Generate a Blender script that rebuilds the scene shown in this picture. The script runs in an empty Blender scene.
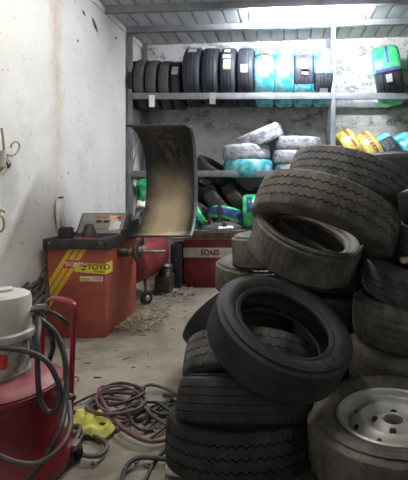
import bpy, bmesh, math, random
from mathutils import Vector, Matrix, Quaternion
S = bpy.context.scene
C = S.collection
PI = math.pi
random.seed(7)

# ------------------------------------------------------------------ camera
F, CX, CY, H = 420.0, 280.0, 182.0, 1.2          # focal length and vanishing point in pixels, eye height
cam = bpy.data.cameras.new('camera')
cam.sensor_fit = 'VERTICAL'
cam.sensor_height = 24.0
cam.lens = F/480.0*24.0
cam.shift_x = (204.0-CX)/480.0
cam.shift_y = (CY-240.0)/480.0
cam.clip_start = .05
camo = bpy.data.objects.new('camera', cam)
C.objects.link(camo)
camo.location = (0, 0, H)
camo.rotation_euler = (PI/2, 0, 0)
S.camera = camo

# ------------------------------------------------------------------ world, exposure
W = bpy.data.worlds.new('world')
S.world = W
W.use_nodes = True
W.node_tree.nodes['Background'].inputs[0].default_value = (.95, .97, 1.0, 1)
W.node_tree.nodes['Background'].inputs[1].default_value = .32
S.view_settings.view_transform = 'Standard'
S.view_settings.look = 'None'
S.view_settings.gamma = 1
S.view_settings.exposure = 0.35
TUBE_STRENGTH = 260.0
FILL_STRENGTH = 150.0


# ------------------------------------------------------------------ materials
def srgb(r, g, b):
    def f(c):
        c /= 255.0
        return c/12.92 if c <= .04045 else ((c+.055)/1.055)**2.4
    return (f(r), f(g), f(b), 1)


class NT:
    def __init__(self, name):
        self.m = bpy.data.materials.new(name); self.m.use_nodes = True
        self.t = self.m.node_tree; self.b = self.t.nodes['Principled BSDF']
        self.tc = None

    def n(self, typ, **kw):
        x = self.t.nodes.new(typ)
        for k, v in kw.items(): setattr(x, k, v)
        return x

    def l(self, a, b): self.t.links.new(a, b)

    def coord(self):
        if not self.tc: self.tc = self.n('ShaderNodeTexCoord')
        return self.tc.outputs['Object']

    def noise(self, scale, detail=5, rough=.6, vec=None, stretch=None):
        x = self.n('ShaderNodeTexNoise')
        x.inputs['Scale'].default_value = scale; x.inputs['Detail'].default_value = detail
        x.inputs['Roughness'].default_value = rough
        v = vec or self.coord()
        if stretch:
            mp = self.n('ShaderNodeMapping'); mp.inputs['Scale'].default_value = stretch
            self.l(v, mp.inputs[0]); v = mp.outputs[0]
        self.l(v, x.inputs['Vector'])
        return x.outputs['Fac']

    def ramp(self, fac, a, b, va=0., vb=1.):
        x = self.n('ShaderNodeMapRange'); x.clamp = True
        self.l(fac, x.inputs['Value'])
        x.inputs['From Min'].default_value = a; x.inputs['From Max'].default_value = b
        x.inputs['To Min'].default_value = va; x.inputs['To Max'].default_value = vb
        return x.outputs[0]

    def math(self, op, a, b=None):
        x = self.n('ShaderNodeMath', operation=op)
        for i, v in enumerate((a, b)):
            if v is None: continue
            if isinstance(v, (int, float)): x.inputs[i].default_value = v
            else: self.l(v, x.inputs[i])
        return x.outputs[0]

    def mix(self, fac, a, b):
        x = self.n('ShaderNodeMix', data_type='RGBA')
        if isinstance(fac, (int, float)): x.inputs[0].default_value = fac
        else: self.l(fac, x.inputs[0])
        for i, v in ((6, a), (7, b)):
            if isinstance(v, tuple): x.inputs[i].default_value = v
            else: self.l(v, x.inputs[i])
        return x.outputs[2]

    def sep(self):
        x = self.n('ShaderNodeSeparateXYZ'); self.l(self.coord(), x.inputs[0])
        return x.outputs

    def bump(self, h, s=.3, d=.01):
        x = self.n('ShaderNodeBump'); x.inputs['Strength'].default_value = s; x.inputs['Distance'].default_value = d
        self.l(h, x.inputs['Height']); self.l(x.outputs[0], self.b.inputs['Normal'])

    def fin(self, col, rough=.6, metal=0., spec=None):
        if isinstance(col, tuple): self.b.inputs['Base Color'].default_value = col
        else: self.l(col, self.b.inputs['Base Color'])
        if isinstance(rough, (int, float)): self.b.inputs['Roughness'].default_value = rough
        else: self.l(rough, self.b.inputs['Roughness'])
        self.b.inputs['Metallic'].default_value = metal
        if spec is not None: self.b.inputs['Specular IOR Level'].default_value = spec
        return self.m


def mottled(name, c1, c2, scale=8, rough=.6, metal=0., lo=.35, hi=.7, bump=0, spec=None):
    t = NT(name)
    f = t.noise(scale)
    if bump: t.bump(t.noise(scale*4), bump, .004)
    return t.fin(t.mix(t.ramp(f, lo, hi), c1, c2), rough, metal, spec)


def rubber(name, base, dust, amt, scale=9, rough=.62):
    t = NT(name)
    a = t.ramp(t.noise(scale, 6, .65), .35, .75)
    b = t.ramp(t.noise(scale*6, 4), .4, .7, .5, 1.)
    t.bump(t.noise(90, 3), .25, .002)
    k = t.math('MULTIPLY', t.math('MULTIPLY', a, b), amt)
    return t.fin(t.mix(k, base, dust), t.ramp(k, 0, 1, rough, .9), 0, .35)


M = {}
M['rubber_dusty'] = rubber('rubber_dusty', srgb(56, 55, 54), srgb(150, 146, 140), .8)
M['rubber_worn'] = rubber('rubber_worn', srgb(30, 30, 30), srgb(92, 90, 87), .5)
M['rubber_dark'] = rubber('rubber_dark', srgb(27, 26, 26), srgb(70, 67, 64), .45)
M['rubber_pale'] = rubber('rubber_pale', srgb(64, 61, 57), srgb(158, 150, 137), .8, 6)
M['rubber_new'] = rubber('rubber_new', srgb(42, 44, 52), srgb(78, 82, 94), .6, 14, .5)
M['rubber_brown'] = rubber('rubber_brown', srgb(58, 55, 54), srgb(120, 113, 106), .8)


def film(name, c1, c2, glare, scale=7):
    t = NT(name)
    f = t.noise(scale, 4, .7, stretch=(1, 1, 2.5))
    g = t.noise(scale*1.3, 3, .6)
    col = t.mix(t.ramp(f, .38, .62), c1, c2)
    col = t.mix(t.ramp(g, .42, .8, 0, .8), col, glare)  # pale patches: highlights on the shiny film, painted into its colour
    t.bump(t.noise(45, 4, .7), .55, .006)
    m = t.fin(col, .25)
    t.b.inputs['Coat Weight'].default_value = .4
    return m


M['film_teal'] = film('film_teal', srgb(30, 138, 150), srgb(66, 176, 184), srgb(190, 232, 234))
M['film_green'] = film('film_green', srgb(28, 150, 84), srgb(54, 190, 108), srgb(120, 220, 160))
M['film_yellow'] = film('film_yellow', srgb(164, 152, 66), srgb(186, 174, 84), srgb(204, 196, 124))
M['film_silver'] = film('film_silver', srgb(104, 105, 112), srgb(176, 176, 184), srgb(226, 226, 232), 12)
M['film_blue'] = mottled('film_blue', srgb(40, 74, 140), srgb(70, 104, 168), 12, .35)
M['film_red'] = mottled('film_red', srgb(196, 70, 54), srgb(212, 92, 72), 12, .4)
M['film_purple'] = mottled('film_purple', srgb(92, 92, 160), srgb(118, 116, 184), 12, .35)
M['paper'] = mottled('paper', srgb(214, 214, 214), srgb(236, 236, 234), 20, .7)
M['paper_yellow'] = mottled('paper_yellow', srgb(222, 206, 96), srgb(232, 222, 130), 20, .7)
M['cream'] = mottled('cream', srgb(214, 204, 164), srgb(228, 220, 186), 20, .7)
M['rack_steel'] = mottled('rack_steel', srgb(98, 101, 107), srgb(132, 135, 140), 6, .5, .25)
M['purlin'] = mottled('purlin', srgb(118, 120, 126), srgb(148, 150, 154), 4, .55, .2)
M['cab_red'] = mottled('cab_red', srgb(152, 70, 55), srgb(178, 98, 78), 5, .5, 0, .3, .75)
M['deep_red'] = mottled('deep_red', srgb(104, 26, 34), srgb(128, 42, 48), 7, .4)
M['tank_red'] = mottled('tank_red', srgb(126, 40, 46), srgb(160, 82, 82), 6, .38, 0, .4, .75)
M['drum_red'] = mottled('drum_red', srgb(108, 22, 34), srgb(134, 42, 50), 6, .35, 0, .4, .8)
M['drum_lid'] = mottled('drum_lid', srgb(146, 58, 64), srgb(176, 112, 108), 9, .5)
M['handle_red'] = mottled('handle_red', srgb(142, 28, 50), srgb(164, 52, 68), 12, .35)
M['stripe_yellow'] = mottled('stripe_yellow', srgb(224, 180, 40), srgb(232, 194, 62), 9, .5)
M['label_red'] = mottled('label_red', srgb(196, 34, 36), srgb(208, 48, 48), 9, .5)
M['sticker_yellow'] = mottled('sticker_yellow', srgb(222, 200, 50), srgb(232, 214, 80), 9, .5)
M['lettering_grey'] = mottled('lettering_grey', srgb(62, 62, 62), srgb(80, 80, 78), 20, .7)
M['ink'] = mottled('ink', srgb(40, 36, 28), srgb(52, 46, 36), 9, .6)
M['ink_red'] = mottled('ink_red', srgb(190, 44, 44), srgb(200, 60, 56), 9, .6)
M['black_plastic'] = mottled('black_plastic', srgb(38, 38, 40), srgb(66, 64, 64), 9, .5)
M['grey_panel'] = mottled('grey_panel', srgb(128, 128, 124), srgb(150, 150, 144), 9, .5)
M['silver_stripe'] = mottled('silver_stripe', srgb(176, 174, 172), srgb(206, 204, 202), 9, .5)
M['display'] = mottled('display', srgb(60, 20, 22), srgb(82, 26, 28), 20, .3)
M['steel'] = mottled('steel', srgb(128, 124, 118), srgb(160, 156, 150), 14, .38, .75)
M['steel_dark'] = mottled('steel_dark', srgb(58, 55, 52), srgb(96, 90, 84), 14, .45, .5)
M['rust'] = mottled('rust', srgb(110, 76, 56), srgb(146, 118, 92), 14, .7, .3)
M['rim_steel'] = mottled('rim_steel', srgb(160, 158, 152), srgb(200, 198, 192), 10, .5, .25)
M['white_paint'] = mottled('white_paint', srgb(186, 181, 170), srgb(212, 207, 197), 8, .45, 0, .3, .7)
M['white_dirty'] = mottled('white_dirty', srgb(120, 108, 96), srgb(190, 184, 172), 14, .5, 0, .38, .6)
M['hose_black'] = mottled('hose_black', srgb(36, 35, 36), srgb(68, 64, 62), 18, .55)
M['hose_red'] = mottled('hose_red', srgb(88, 52, 54), srgb(122, 84, 84), 16, .6)
M['hose_brown'] = mottled('hose_brown', srgb(68, 60, 56), srgb(98, 88, 82), 16, .6)
M['yellow_cloth'] = mottled('yellow_cloth', srgb(226, 220, 104), srgb(240, 236, 150), 12, .9)
M['white_cloth'] = mottled('white_cloth', srgb(206, 202, 192), srgb(228, 226, 220), 18, .9)
M['hook_wire'] = mottled('hook_wire', srgb(150, 140, 112), srgb(176, 166, 140), 14, .5, .4)
M['chip'] = mottled('chip', srgb(146, 130, 106), srgb(184, 168, 140), 20, .9)
M['wood'] = mottled('wood', srgb(128, 112, 92), srgb(158, 142, 118), 8, .85)
M['grease'] = mottled('grease', srgb(70, 62, 56), srgb(120, 106, 92), 12, .6)
M['hood_rim'] = mottled('hood_rim', srgb(96, 102, 108), srgb(128, 134, 138), 8, .45, .3)
M['brown_dirt'] = mottled('brown_dirt', srgb(84, 60, 44), srgb(112, 84, 62), 14, .9)

for nm, st in (('tube_glow', TUBE_STRENGTH), ('fill_glow_warm', FILL_STRENGTH)):
    t = NT(nm); t.t.nodes.remove(t.b)
    e = t.n('ShaderNodeEmission'); e.inputs[0].default_value = (.88, .93, 1, 1) if nm == 'tube_glow' else (1, .96, .9, 1); e.inputs[1].default_value = st
    t.l(e.outputs[0], t.t.nodes['Material Output'].inputs[0]); M[nm] = t.m

# inside of the guard hood: black liner worn through to a tan band of brake dust
t = NT('hood_liner')
x, y, z = t.sep()
nz = t.noise(5, 5, .65)
low = t.ramp(t.math('ADD', z, t.math('MULTIPLY', nz, .22)), .34, .74, 1., 0.)
mid = t.math('ABSOLUTE', t.math('ADD', x, .02))
band = t.ramp(t.math('ADD', mid, t.math('MULTIPLY', nz, .12)), .14, .29, 1., 0.)
streak = t.math('MULTIPLY', t.ramp(t.noise(6, 4, .6, stretch=(4, 4, .6)), .4, .65), .20)
streak = t.math('MULTIPLY', streak, t.ramp(mid, .04, .2, 1, 0.))
k = t.math('MAXIMUM', t.math('MULTIPLY', low, band), streak)
M['hood_liner'] = t.fin(t.mix(k, srgb(40, 39, 40), srgb(192, 172, 138)), .75)

# left wall: off-white limewash, a rusty run, a cracked course near the roof, scuffs
t = NT('wall_plaster')
x, y, z = t.sep()
n1 = t.noise(1.6, 6, .6)
col = t.mix(t.ramp(n1, .35, .7), srgb(212, 209, 204), srgb(225, 222, 218))
runw = t.math('ADD', y, t.math('MULTIPLY', t.noise(3.5, 5, .7), .30))
run = t.ramp(t.math('ABSOLUTE', t.math('SUBTRACT', runw, 3.66)), .02, .15, 1., 0.)
run = t.math('MULTIPLY', run, t.ramp(z, 1.1, 2.9, .35, .95))
run = t.math('MULTIPLY', run, t.ramp(t.noise(11, 5, .7, stretch=(1, 1, .35)), .32, .62))
col = t.mix(run, col, srgb(190, 166, 138))
sc = t.ramp(t.noise(13, 5, .75), .62, .69)
col = t.mix(t.math('MULTIPLY', sc, .7), col, srgb(140, 126, 112))
sc2 = t.math('MULTIPLY', t.ramp(t.noise(2.6, 6, .7), .52, .72), t.ramp(z, 1.0, 2.4, .6, .1))
col = t.mix(sc2, col, srgb(168, 160, 150))
gr = t.math('MULTIPLY', t.ramp(t.math('ADD', z, t.math('MULTIPLY', t.noise(3, 5), .5)), .2, .75, 1., 0.), .35)
col = t.mix(gr, col, srgb(150, 144, 138))
# grease smear under the wall hooks
dy = t.math('MULTIPLY', t.math('SUBTRACT', y, 2.87), 7.0)
dz = t.math('MULTIPLY', t.math('SUBTRACT', z, 1.20), 4.2)
rr = t.math('ADD', t.math('MULTIPLY', dy, dy), t.math('MULTIPLY', dz, dz))
sm = t.math('MULTIPLY', t.ramp(t.math('ADD', rr, t.math('MULTIPLY', t.noise(9, 4), .8)), .5, 1.5, 1, 0), .45)
col = t.mix(sm, col, srgb(150, 148, 138))
t.bump(t.noise(7, 6, .7), .22, .02)
M['wall_plaster'] = t.fin(col, .85)

# back wall: whitewash flaking off grey render in bands
t = NT('wall_flaking')
x, y, z = t.sep()
zz = t.math('ADD', z, t.math('MULTIPLY', t.math('SUBTRACT', t.noise(2.2, 5, .65), .5), .35))
b1 = t.math('MULTIPLY', t.ramp(zz, 1.80, 1.90), t.ramp(zz, 2.22, 2.50, 1, 0))
fl = t.ramp(t.noise(3.4, 8, .72), .40, .58)
grey = t.math('MULTIPLY', b1, t.ramp(fl, 0, 1, .45, 1))
pit = t.ramp(t.noise(5, 9, .8, stretch=(1, 1, 1.7)), .51, .60)
col = t.mix(t.ramp(t.noise(1.3, 5), .3, .7), srgb(206, 205, 204), srgb(224, 223, 222))
col = t.mix(t.math('MULTIPLY', grey, .7), col, srgb(138, 134, 128))
pit = t.math('MULTIPLY', pit, t.ramp(z, 1.75, 1.95, .3, 1.))
col = t.mix(t.math('MULTIPLY', pit, .8), col, srgb(104, 99, 92))
t.bump(t.noise(9, 7, .75), .5, .03)
M['wall_flaking'] = t.fin(col, .9)

# floor: worn dusty concrete with oil stains
t = NT('floor_concrete')
col = t.mix(t.ramp(t.noise(1.4, 6, .65), .3, .7), srgb(110, 102, 89), srgb(152, 143, 126))
col = t.mix(t.math('MULTIPLY', t.ramp(t.noise(2.1, 7, .7), .48, .66), .75), col, srgb(88, 76, 62))
col = t.mix(t.math('MULTIPLY', t.ramp(t.noise(38, 4, .7), .60, .72), .5), col, srgb(100, 88, 72))
t.bump(t.noise(22, 7, .7), .35, .012)
M['floor_concrete'] = t.fin(col, .88)

M['roof_sheet'] = mottled('roof_sheet', srgb(188, 189, 191), srgb(208, 209, 210), 3, .55, .1)


# ------------------------------------------------------------------ mesh helpers
def at(px, py, Y): return Vector(((px-CX)*Y/F, Y, H-(py-CY)*Y/F))


def fl(px, py, z=0.): Y = (H-z)*F/(py-CY); return Vector(((px-CX)*Y/F, Y, z))


def link(name, me, parent=None):
    o = bpy.data.objects.new(name, me); C.objects.link(o)
    if parent: o.parent = parent
    return o


def mesh(name, bm, mat, smooth=40):
    bmesh.ops.recalc_face_normals(bm, faces=bm.faces)
    me = bpy.data.meshes.new(name); bm.to_mesh(me); bm.free()
    me.materials.append(M[mat])
    if smooth:
        for p in me.polygons: p.use_smooth = True
        me.set_sharp_from_angle(angle=math.radians(smooth))
    return me


def obj(name, bm, mat, parent=None, smooth=40, label=None):
    o = link(name, mesh(name, bm, mat, smooth), parent)
    if label: o['label'] = label
    return o


def tag(o, label, cat, group=None):
    o['label'] = label; o['category'] = cat
    if group: o['group'] = group
    return o


def thing(name, label, cat, loc=(0, 0, 0), rot=None, group=None):
    o = bpy.data.objects.new(name, None); C.objects.link(o); o.location = loc
    o.empty_display_size = .05
    if rot is not None:
        o.rotation_mode = 'QUATERNION'; o.rotation_quaternion = rot
    return tag(o, label, cat, group)


def struct(name, bm, mat, smooth=0):
    o = obj(name, bm, mat, None, smooth); o['kind'] = 'structure'; return o


def box(bm, lo, hi, bev=0., mtx=None):
    lo = Vector(lo); hi = Vector(hi)
    r = bmesh.ops.create_cube(bm, size=1)['verts']
    bmesh.ops.scale(bm, verts=r, vec=hi-lo); bmesh.ops.translate(bm, verts=r, vec=(lo+hi)/2)
    if bev:
        es = list({e for v in r for e in v.link_edges})
        g = bmesh.ops.bevel(bm, geom=es, offset=bev, segments=2, affect='EDGES', profile=.6)
        r = list({v for f in g['faces'] for v in f.verts} | {v for v in r if v.is_valid})
    if mtx: bmesh.ops.transform(bm, matrix=mtx, verts=r)
    return r


def lathe(bm, prof, n=40, mtx=None, close=False, mod=None):
    """prof: list of (r, z); r=0 makes a pole. Axis Z."""
    rings = []
    for j, (r, z) in enumerate(prof):
        if r < 1e-6: rings.append([bm.verts.new((0, 0, z))])
        else:
            ring = []
            for i in range(n):
                a = 2*PI*i/n; rr, zz = (r, z) if not mod else mod(j, i, r, z)
                ring.append(bm.verts.new((rr*math.cos(a), rr*math.sin(a), zz)))
            rings.append(ring)
    prs = list(zip(rings, rings[1:]))
    if close: prs.append((rings[-1], rings[0]))
    for A, B in prs:
        for i in range(n):
            k = (i+1) % n
            if len(A) == 1 and len(B) == 1: continue
            if len(A) == 1: bm.faces.new((A[0], B[i], B[k]))
            elif len(B) == 1: bm.faces.new((A[i], A[k], B[0]))
            else: bm.faces.new((A[i], A[k], B[k], B[i]))
    vs = [v for r in rings for v in r]
    if mtx: bmesh.ops.transform(bm, matrix=mtx, verts=vs)
    return vs


def axis_mtx(loc, d):
    return Matrix.Translation(Vector(loc)) @ Vector(d).normalized().to_track_quat('Z', 'Y').to_matrix().to_4x4()


def rod(bm, a, b, r, n=14, r2=None):
    a = Vector(a); b = Vector(b); L = (b-a).length; r2 = r if r2 is None else r2
    return lathe(bm, [(0, 0), (r, 0), (r2, L), (0, L)], n, axis_mtx(a, b-a))


def smooth_path(pts, sub=8):
    P = [Vector(p) for p in pts]; out = []
    if len(P) < 3: return P
    for i in range(len(P)-1):
        p0 = P[max(i-1, 0)]; p1 = P[i]; p2 = P[i+1]; p3 = P[min(i+2, len(P)-1)]
        for s in range(sub):
            u = s/sub
            out.append(.5*((2*p1)+(p2-p0)*u+(2*p0-5*p1+4*p2-p3)*u*u+(3*p1-p0-3*p2+p3)*u**3))
    return out+[P[-1]]


def tube(bm, pts, r, n=8, sub=8, raw=False):
    P = [Vector(p) for p in pts] if raw else smooth_path(pts, sub)
    up = Vector((.13, .21, .97)); rings = []; nrm = None
    for i, p in enumerate(P):
        d = (P[min(i+1, len(P)-1)]-P[max(i-1, 0)])
        d = d.normalized() if d.length > 1e-9 else Vector((0, 0, 1))
        nrm = (up-d*up.dot(d)) if nrm is None else nrm-d*nrm.dot(d)
        nrm.normalize(); bi = d.cross(nrm)
        rings.append([bm.verts.new(p+r*(math.cos(2*PI*k/n)*nrm+math.sin(2*PI*k/n)*bi)) for k in range(n)])
    for A, B in zip(rings, rings[1:]):
        for k in range(n): bm.faces.new((A[k], A[(k+1) % n], B[(k+1) % n], B[k]))
    bm.faces.new(rings[0][::-1]); bm.faces.new(rings[-1])


def text(name, s, size, mat, mtx, parent, ext=.0006, bold=.0, sx=1.):
    cu = bpy.data.curves.new('lettering', 'FONT'); cu.body = s; cu.size = size; cu.extrude = ext; cu.offset = bold
    cu.align_x = 'CENTER'; cu.align_y = 'CENTER'; cu.resolution_u = 4
    o = bpy.data.objects.new('lettering', cu); C.objects.link(o)
    dg = bpy.context.evaluated_depsgraph_get()
    me = bpy.data.meshes.new_from_object(o.evaluated_get(dg)); me.name = name
    bpy.data.objects.remove(o); bpy.data.curves.remove(cu)
    me.transform(mtx @ Matrix.Diagonal((sx, 1, 1, 1))); me.materials.clear(); me.materials.append(M[mat])
    return link(name, me, parent)


FRONT = Matrix.Rotation(PI/2, 4, 'X')            # text facing the camera (-Y)


def crumple(bm, center, size, seed, rough=.3, sub=3):
    rnd = random.Random(seed)
    r = bmesh.ops.create_icosphere(bm, subdivisions=sub, radius=1)['verts']
    ph = [(Vector((rnd.uniform(-1, 1), rnd.uniform(-1, 1), rnd.uniform(-1, 1)))*3.5, rnd.uniform(0, 6)) for _ in range(7)]
    for v in r:
        d = sum(math.sin(q.dot(v.co)*1.4+p) for q, p in ph)/7
        v.co = v.co*(1+rough*d*1.8)
        v.co = Vector((v.co.x*size[0], v.co.y*size[1], v.co.z*size[2]))+Vector(center)


# ------------------------------------------------------------------ the room
XL, XR, YB, Y0 = -1.86, 3.3, 5.72, -1.6


def roof_z(x): return 3.06+.032*(x-XL)


bm = bmesh.new(); box(bm, (XL-.2, Y0, -.1), (XR+.2, YB+.2, 0)); struct('floor', bm, 'floor_concrete')
bm = bmesh.new(); box(bm, (XL-.2, Y0, 0), (XL, YB, 3.07)); struct('wall_left', bm, 'wall_plaster')
bm = bmesh.new(); box(bm, (XL-.2, YB, 0), (XR+.2, YB+.2, 3.3)); struct('wall_back', bm, 'wall_flaking')
bm = bmesh.new(); box(bm, (XR, Y0, 0), (XR+.2, YB, 3.3)); struct('wall_right', bm, 'wall_plaster')
# roof: one sheet with narrow raised ribs running front to back
bm = bmesh.new()
xs = []; x = XL-.2; pitch = .173; x = XL-.005-pitch
while x < XR+.2:
    xs += [(x, 0), (x+.006, .035), (x+.020, .035), (x+.026, 0)]; x += pitch
A = [bm.verts.new((x, Y0, roof_z(x)+d)) for x, d in xs]; B = [bm.verts.new((x, YB+.2, roof_z(x)+d)) for x, d in xs]
for i in range(len(xs)-1): bm.faces.new((A[i], B[i], B[i+1], A[i+1]))
bmesh.ops.solidify(bm, geom=bm.faces[:], thickness=-.004)
struct('ceiling', bm, 'roof_sheet')


def purlin(idx, y, t=.05, hgt=.075):
    bm = bmesh.new()
    v = box(bm, (XL+.002, y, -hgt), (XR-.002, y+t, 0))
    for q in v: q.co.z += roof_z(q.co.x)-.003
    struct('trim_%d' % idx, bm, 'purlin')


purlin(1, 4.42); purlin(2, 5.02, .06, .07); purlin(3, 2.6); purlin(4, .7)
# plaster course along the wall head with broken chips
bm = bmesh.new()
v = box(bm, (XL, Y0, 2.985), (XL+.018, YB-.02, 3.045), .006)
struct('trim_5', bm, 'wall_plaster')
for k, (px, py, w, h) in enumerate([(84, 13, 2.2, 4.2), (95, 25, 5.5, 6.5), (78, 41, 1.3, 2.6), (116, 38, 1.2, 3)]):
    Y = (XL+.004)*F/(px-CX); c = at(px, py, Y); s = Y/F
    bm = bmesh.new(); crumple(bm, (0, 0, 0), (.005, w*s*1.4, h*s*.4), k, .45, 2)
    o = obj('plaster_chip', bm, 'grease'); o.location = c
    o.rotation_euler = (-.62 if k < 2 else .1, 0, 0)
    tag(o, ['dark sliver of broken plaster, uppermost on the left wall near the roof edge', 'largest dark broken plaster patch on the left wall near the roof edge',
            'tiny dark nick in the left wall below the larger broken patches', 'small dark nick in the left wall beside the rack post top'][k], 'plaster damage')

# ------------------------------------------------------------------ the tube light
def tube_light(loc, L, label, glow, rz=0., twin=(0,)):
    lt = thing('tube_light', label, 'light', loc); lt.rotation_euler.z = rz
    h = L/2
    bm = bmesh.new(); box(bm, (-h-.03, -.018, .05), (h+.03, .018, .085), .005); obj('batten', bm, 'white_paint', lt)
    for yy in twin:
        bm = bmesh.new(); rod(bm, (-h, yy, 0), (h, yy, 0), .0165, 16); obj('tube', bm, glow, lt)
        for s_ in (-h-.012, h+.012):
            bm = bmesh.new(); box(bm, (s_-.012, yy-.018, -.02), (s_+.012, yy+.018, .055), .004); obj('lamp_holder', bm, 'white_paint', lt)
    for s_ in (-.4, .4):
        bm = bmesh.new(); rod(bm, (s_, 0, .08), (s_, 0, .16), .006, 8); obj('hanger', bm, 'steel', lt)
tube_light((.29, 4.56, 2.955), 1.22, 'glowing white twin fluorescent tube under the corrugated roof above the rack', 'tube_glow', 0, (-.05, .05))
tube_light((-.62, 2.2, 2.94), 1.22, 'added fill light tube under the roof over the aisle, above the view', 'fill_glow_warm', PI/2)  # unseen lamp added to brighten the left wall, floor and heap tops

# ------------------------------------------------------------------ steel rack
PX = [-1.835+.0, .617, 3.08]           # front posts
rack = thing('storage_rack', 'grey steel tyre rack with beams against the flaking back wall', 'rack', (0, 5.3, 0))
YF, YR = 5.07, 5.60
for xp in PX:
    bm = bmesh.new(); box(bm, (xp, YF-5.3-.02, 0), (xp+.052, YF-5.3+.03, roof_z(xp)-.08), .004); obj('post', bm, 'rack_steel', rack, 30)
    bm = bmesh.new(); box(bm, (xp, YR-5.3, 0), (xp+.055, YR-5.3+.05, roof_z(xp)-.02), .004); obj('post', bm, 'rack_steel', rack, 30)
for zb in (2.195, 1.262, .56):
    for yb in (YF-.035, YR-.0):
        for i in (0, 1):
            bm = bmesh.new(); box(bm, (PX[i]+.045, yb-5.3, zb), (PX[i+1]+.01, yb-5.3+.04, zb+.075), .004)
            obj('beam', bm, 'rack_steel', rack, 30)
    for xp in PX:
        bm = bmesh.new(); box(bm, (xp+.006, YF-5.3+.01, zb+.012), (xp+.044, YR-5.3+.02, zb+.062), .003); obj('side_bar', bm, 'rack_steel', rack, 30)
bm = bmesh.new(); rod(bm, (PX[0]+.03, YF-5.3+.03, 1.30), (PX[0]+.03, YR-5.3, 2.2), .012, 8); obj('brace', bm, 'rack_steel', rack)

# ------------------------------------------------------------------ tyres
CACHE = {}


def tyre_mesh(R, Wd, rb, style='rib', N=96, mat='rubber_dusty'):
    key = (R, Wd, rb, style, N, mat)
    if key in CACHE: return CACHE[key]
    w = Wd/2; h = R-rb
    dr = {'zigzag': .004, 'rib': .010, 'car': .008}.get(style, .023)
    side = [(rb+.004, .60*w), (rb, .66*w), (rb+.006, .76*w), (rb+.018, .80*w), (rb+.022, .77*w), (rb+.05*h+.02, .80*w), (rb+.32*h, .95*w), (rb+.50*h, 1.0*w),
            (rb+.62*h, .995*w), (rb+.64*h, .975*w), (rb+.74*h, .955*w), (R-.024-dr, .92*w)]
    shoulder = [(R-.016-dr*.8, .89*w), (R-.006-dr*.4, .82*w)]
    tw = .78*w
    if style == 'zigzag': gs = [(-.52, .036), (0, .036), (.52, .036)]; amp, per, dep = .07, 2, .013
    elif style == 'rib': gs = [(-.6, .022), (-.2, .022), (.2, .022), (.6, .022)]; amp, per, dep = 0, 4, .005
    elif style == 'car': gs = [(-.5, .07), (0, .06), (.5, .07)]; amp, per, dep = .02, 4, .008
    else: gs = []; amp, per, dep = 0, 4, .003
    tread = []                                     # (r, x, groove?)
    def crown(u): return R-(.004+dr*.3)*u*u
    tread.append((crown(1), tw, 0, 1))
    for u, g in sorted(gs, reverse=True):
        tread += [(crown(u), (u+g)*tw, 1, 0), (crown(u)-dep, (u+g*.7)*tw, 1, 0), (crown(u)-dep, (u-g*.7)*tw, 1, 0), (crown(u), (u-g)*tw, 1, 0)]
    tread.append((crown(1), -tw, 0, 1))
    prof = [(r, x, 0, 0) for r, x in side]+[(r, x, 0, 2) for r, x in shoulder]+tread+[(r, -x, 0, 2) for r, x in shoulder[::-1]]+[(r, -x, 0, 0) for r, x in side[::-1]]
    inner = [(rb+.004, -.48*w), (rb+.14*h, -.70*w), (rb+.5*h, -.86*w), (R-.04, -.72*w), (R-.024, -.4*w), (R-.022, 0)]
    prof += [(r, x, 0, 0) for r, x in inner]+[(r, -x, 0, 0) for r, x in inner[-2::-1]]

    def mod(j, i, r, x):
        _, _, g, k = prof[j]
        if g and amp:
            ph = (i % (2*per))/per; tri = ph if ph < 1 else 2-ph
            x += amp*tw*(tri-.5)*2
        if k == 2:
            c = {'zigzag': 4, 'worn': 3, 'rib': 4, 'car': 3, 'smooth': 0}[style]
            if c and i % c == 0: r -= .009 if style == 'worn' else .0055
        if k == 1 and style in ('worn', 'car', 'zigzag'):
            if i % 3 == 0: r -= .004
        if k == 0 and style == 'car' and False: pass
        return r, x
    bm = bmesh.new()
    lathe(bm, [(p[0], p[1]) for p in prof], N, None, True, mod)
    me = mesh('tyre', bm, mat, 38)
    CACHE[key] = me
    return me


def quat(n): return Vector(n).normalized().to_track_quat('Z', 'Y')


def tyre(c, n, R, Wd, rb, style, label, group, mat='rubber_dusty', N=96, spin=0., name='tyre'):
    o = link(name, tyre_mesh(R, Wd, rb, style, N, mat))
    o.location = c; o.rotation_mode = 'QUATERNION'
    o.rotation_quaternion = quat(n) @ Quaternion((0, 0, 1), spin)
    return tag(o, label, 'tyre', group)


G = 'used tyres heaped on the right'
def pile(*a, **k): return tyre(*a, group=G, **k)


def flat(px_left, Y, z0, Wd, R, style, label, mat='rubber_worn', dx=0., spin=0., N=120, n=(0, 0, 1), rbf=.62):
    X = (px_left-CX)*Y/F+R+dx
    return pile((X, Y, z0+Wd/2), n, R, Wd, R*rbf, style, label, mat=mat, N=N, spin=spin)


# front of the heap
pile((.003, 1.678, .602), (.365, -.285, .887), .298, .15, .187, 'smooth', 'bald black tyre leaning open towards us at the front of the heap, large round hole', mat='rubber_worn', N=128, spin=.3)
T4 = bpy.data.objects['tyre']
pile((-.140, 1.935, .362), (.044, .619, .784), .299, .175, .185, 'zigzag', 'truck tyre tilted behind the bald leaning tyre, zigzag tread seen through its hole', mat='rubber_dusty', N=200)
flat(178, 1.70, .237, .17, .275, 'rib', 'flat black ribbed tyre sandwiched above the bottom zigzag tyre at the heap front', 'rubber_worn', n=(.02, .44, .89))
flat(168, 1.74, .072, .20, .315, 'zigzag', 'bottom black tyre lying on the floor at the heap front, zigzag tread, beside hoses', 'rubber_worn', N=240, n=(0, .24, .97))
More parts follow.
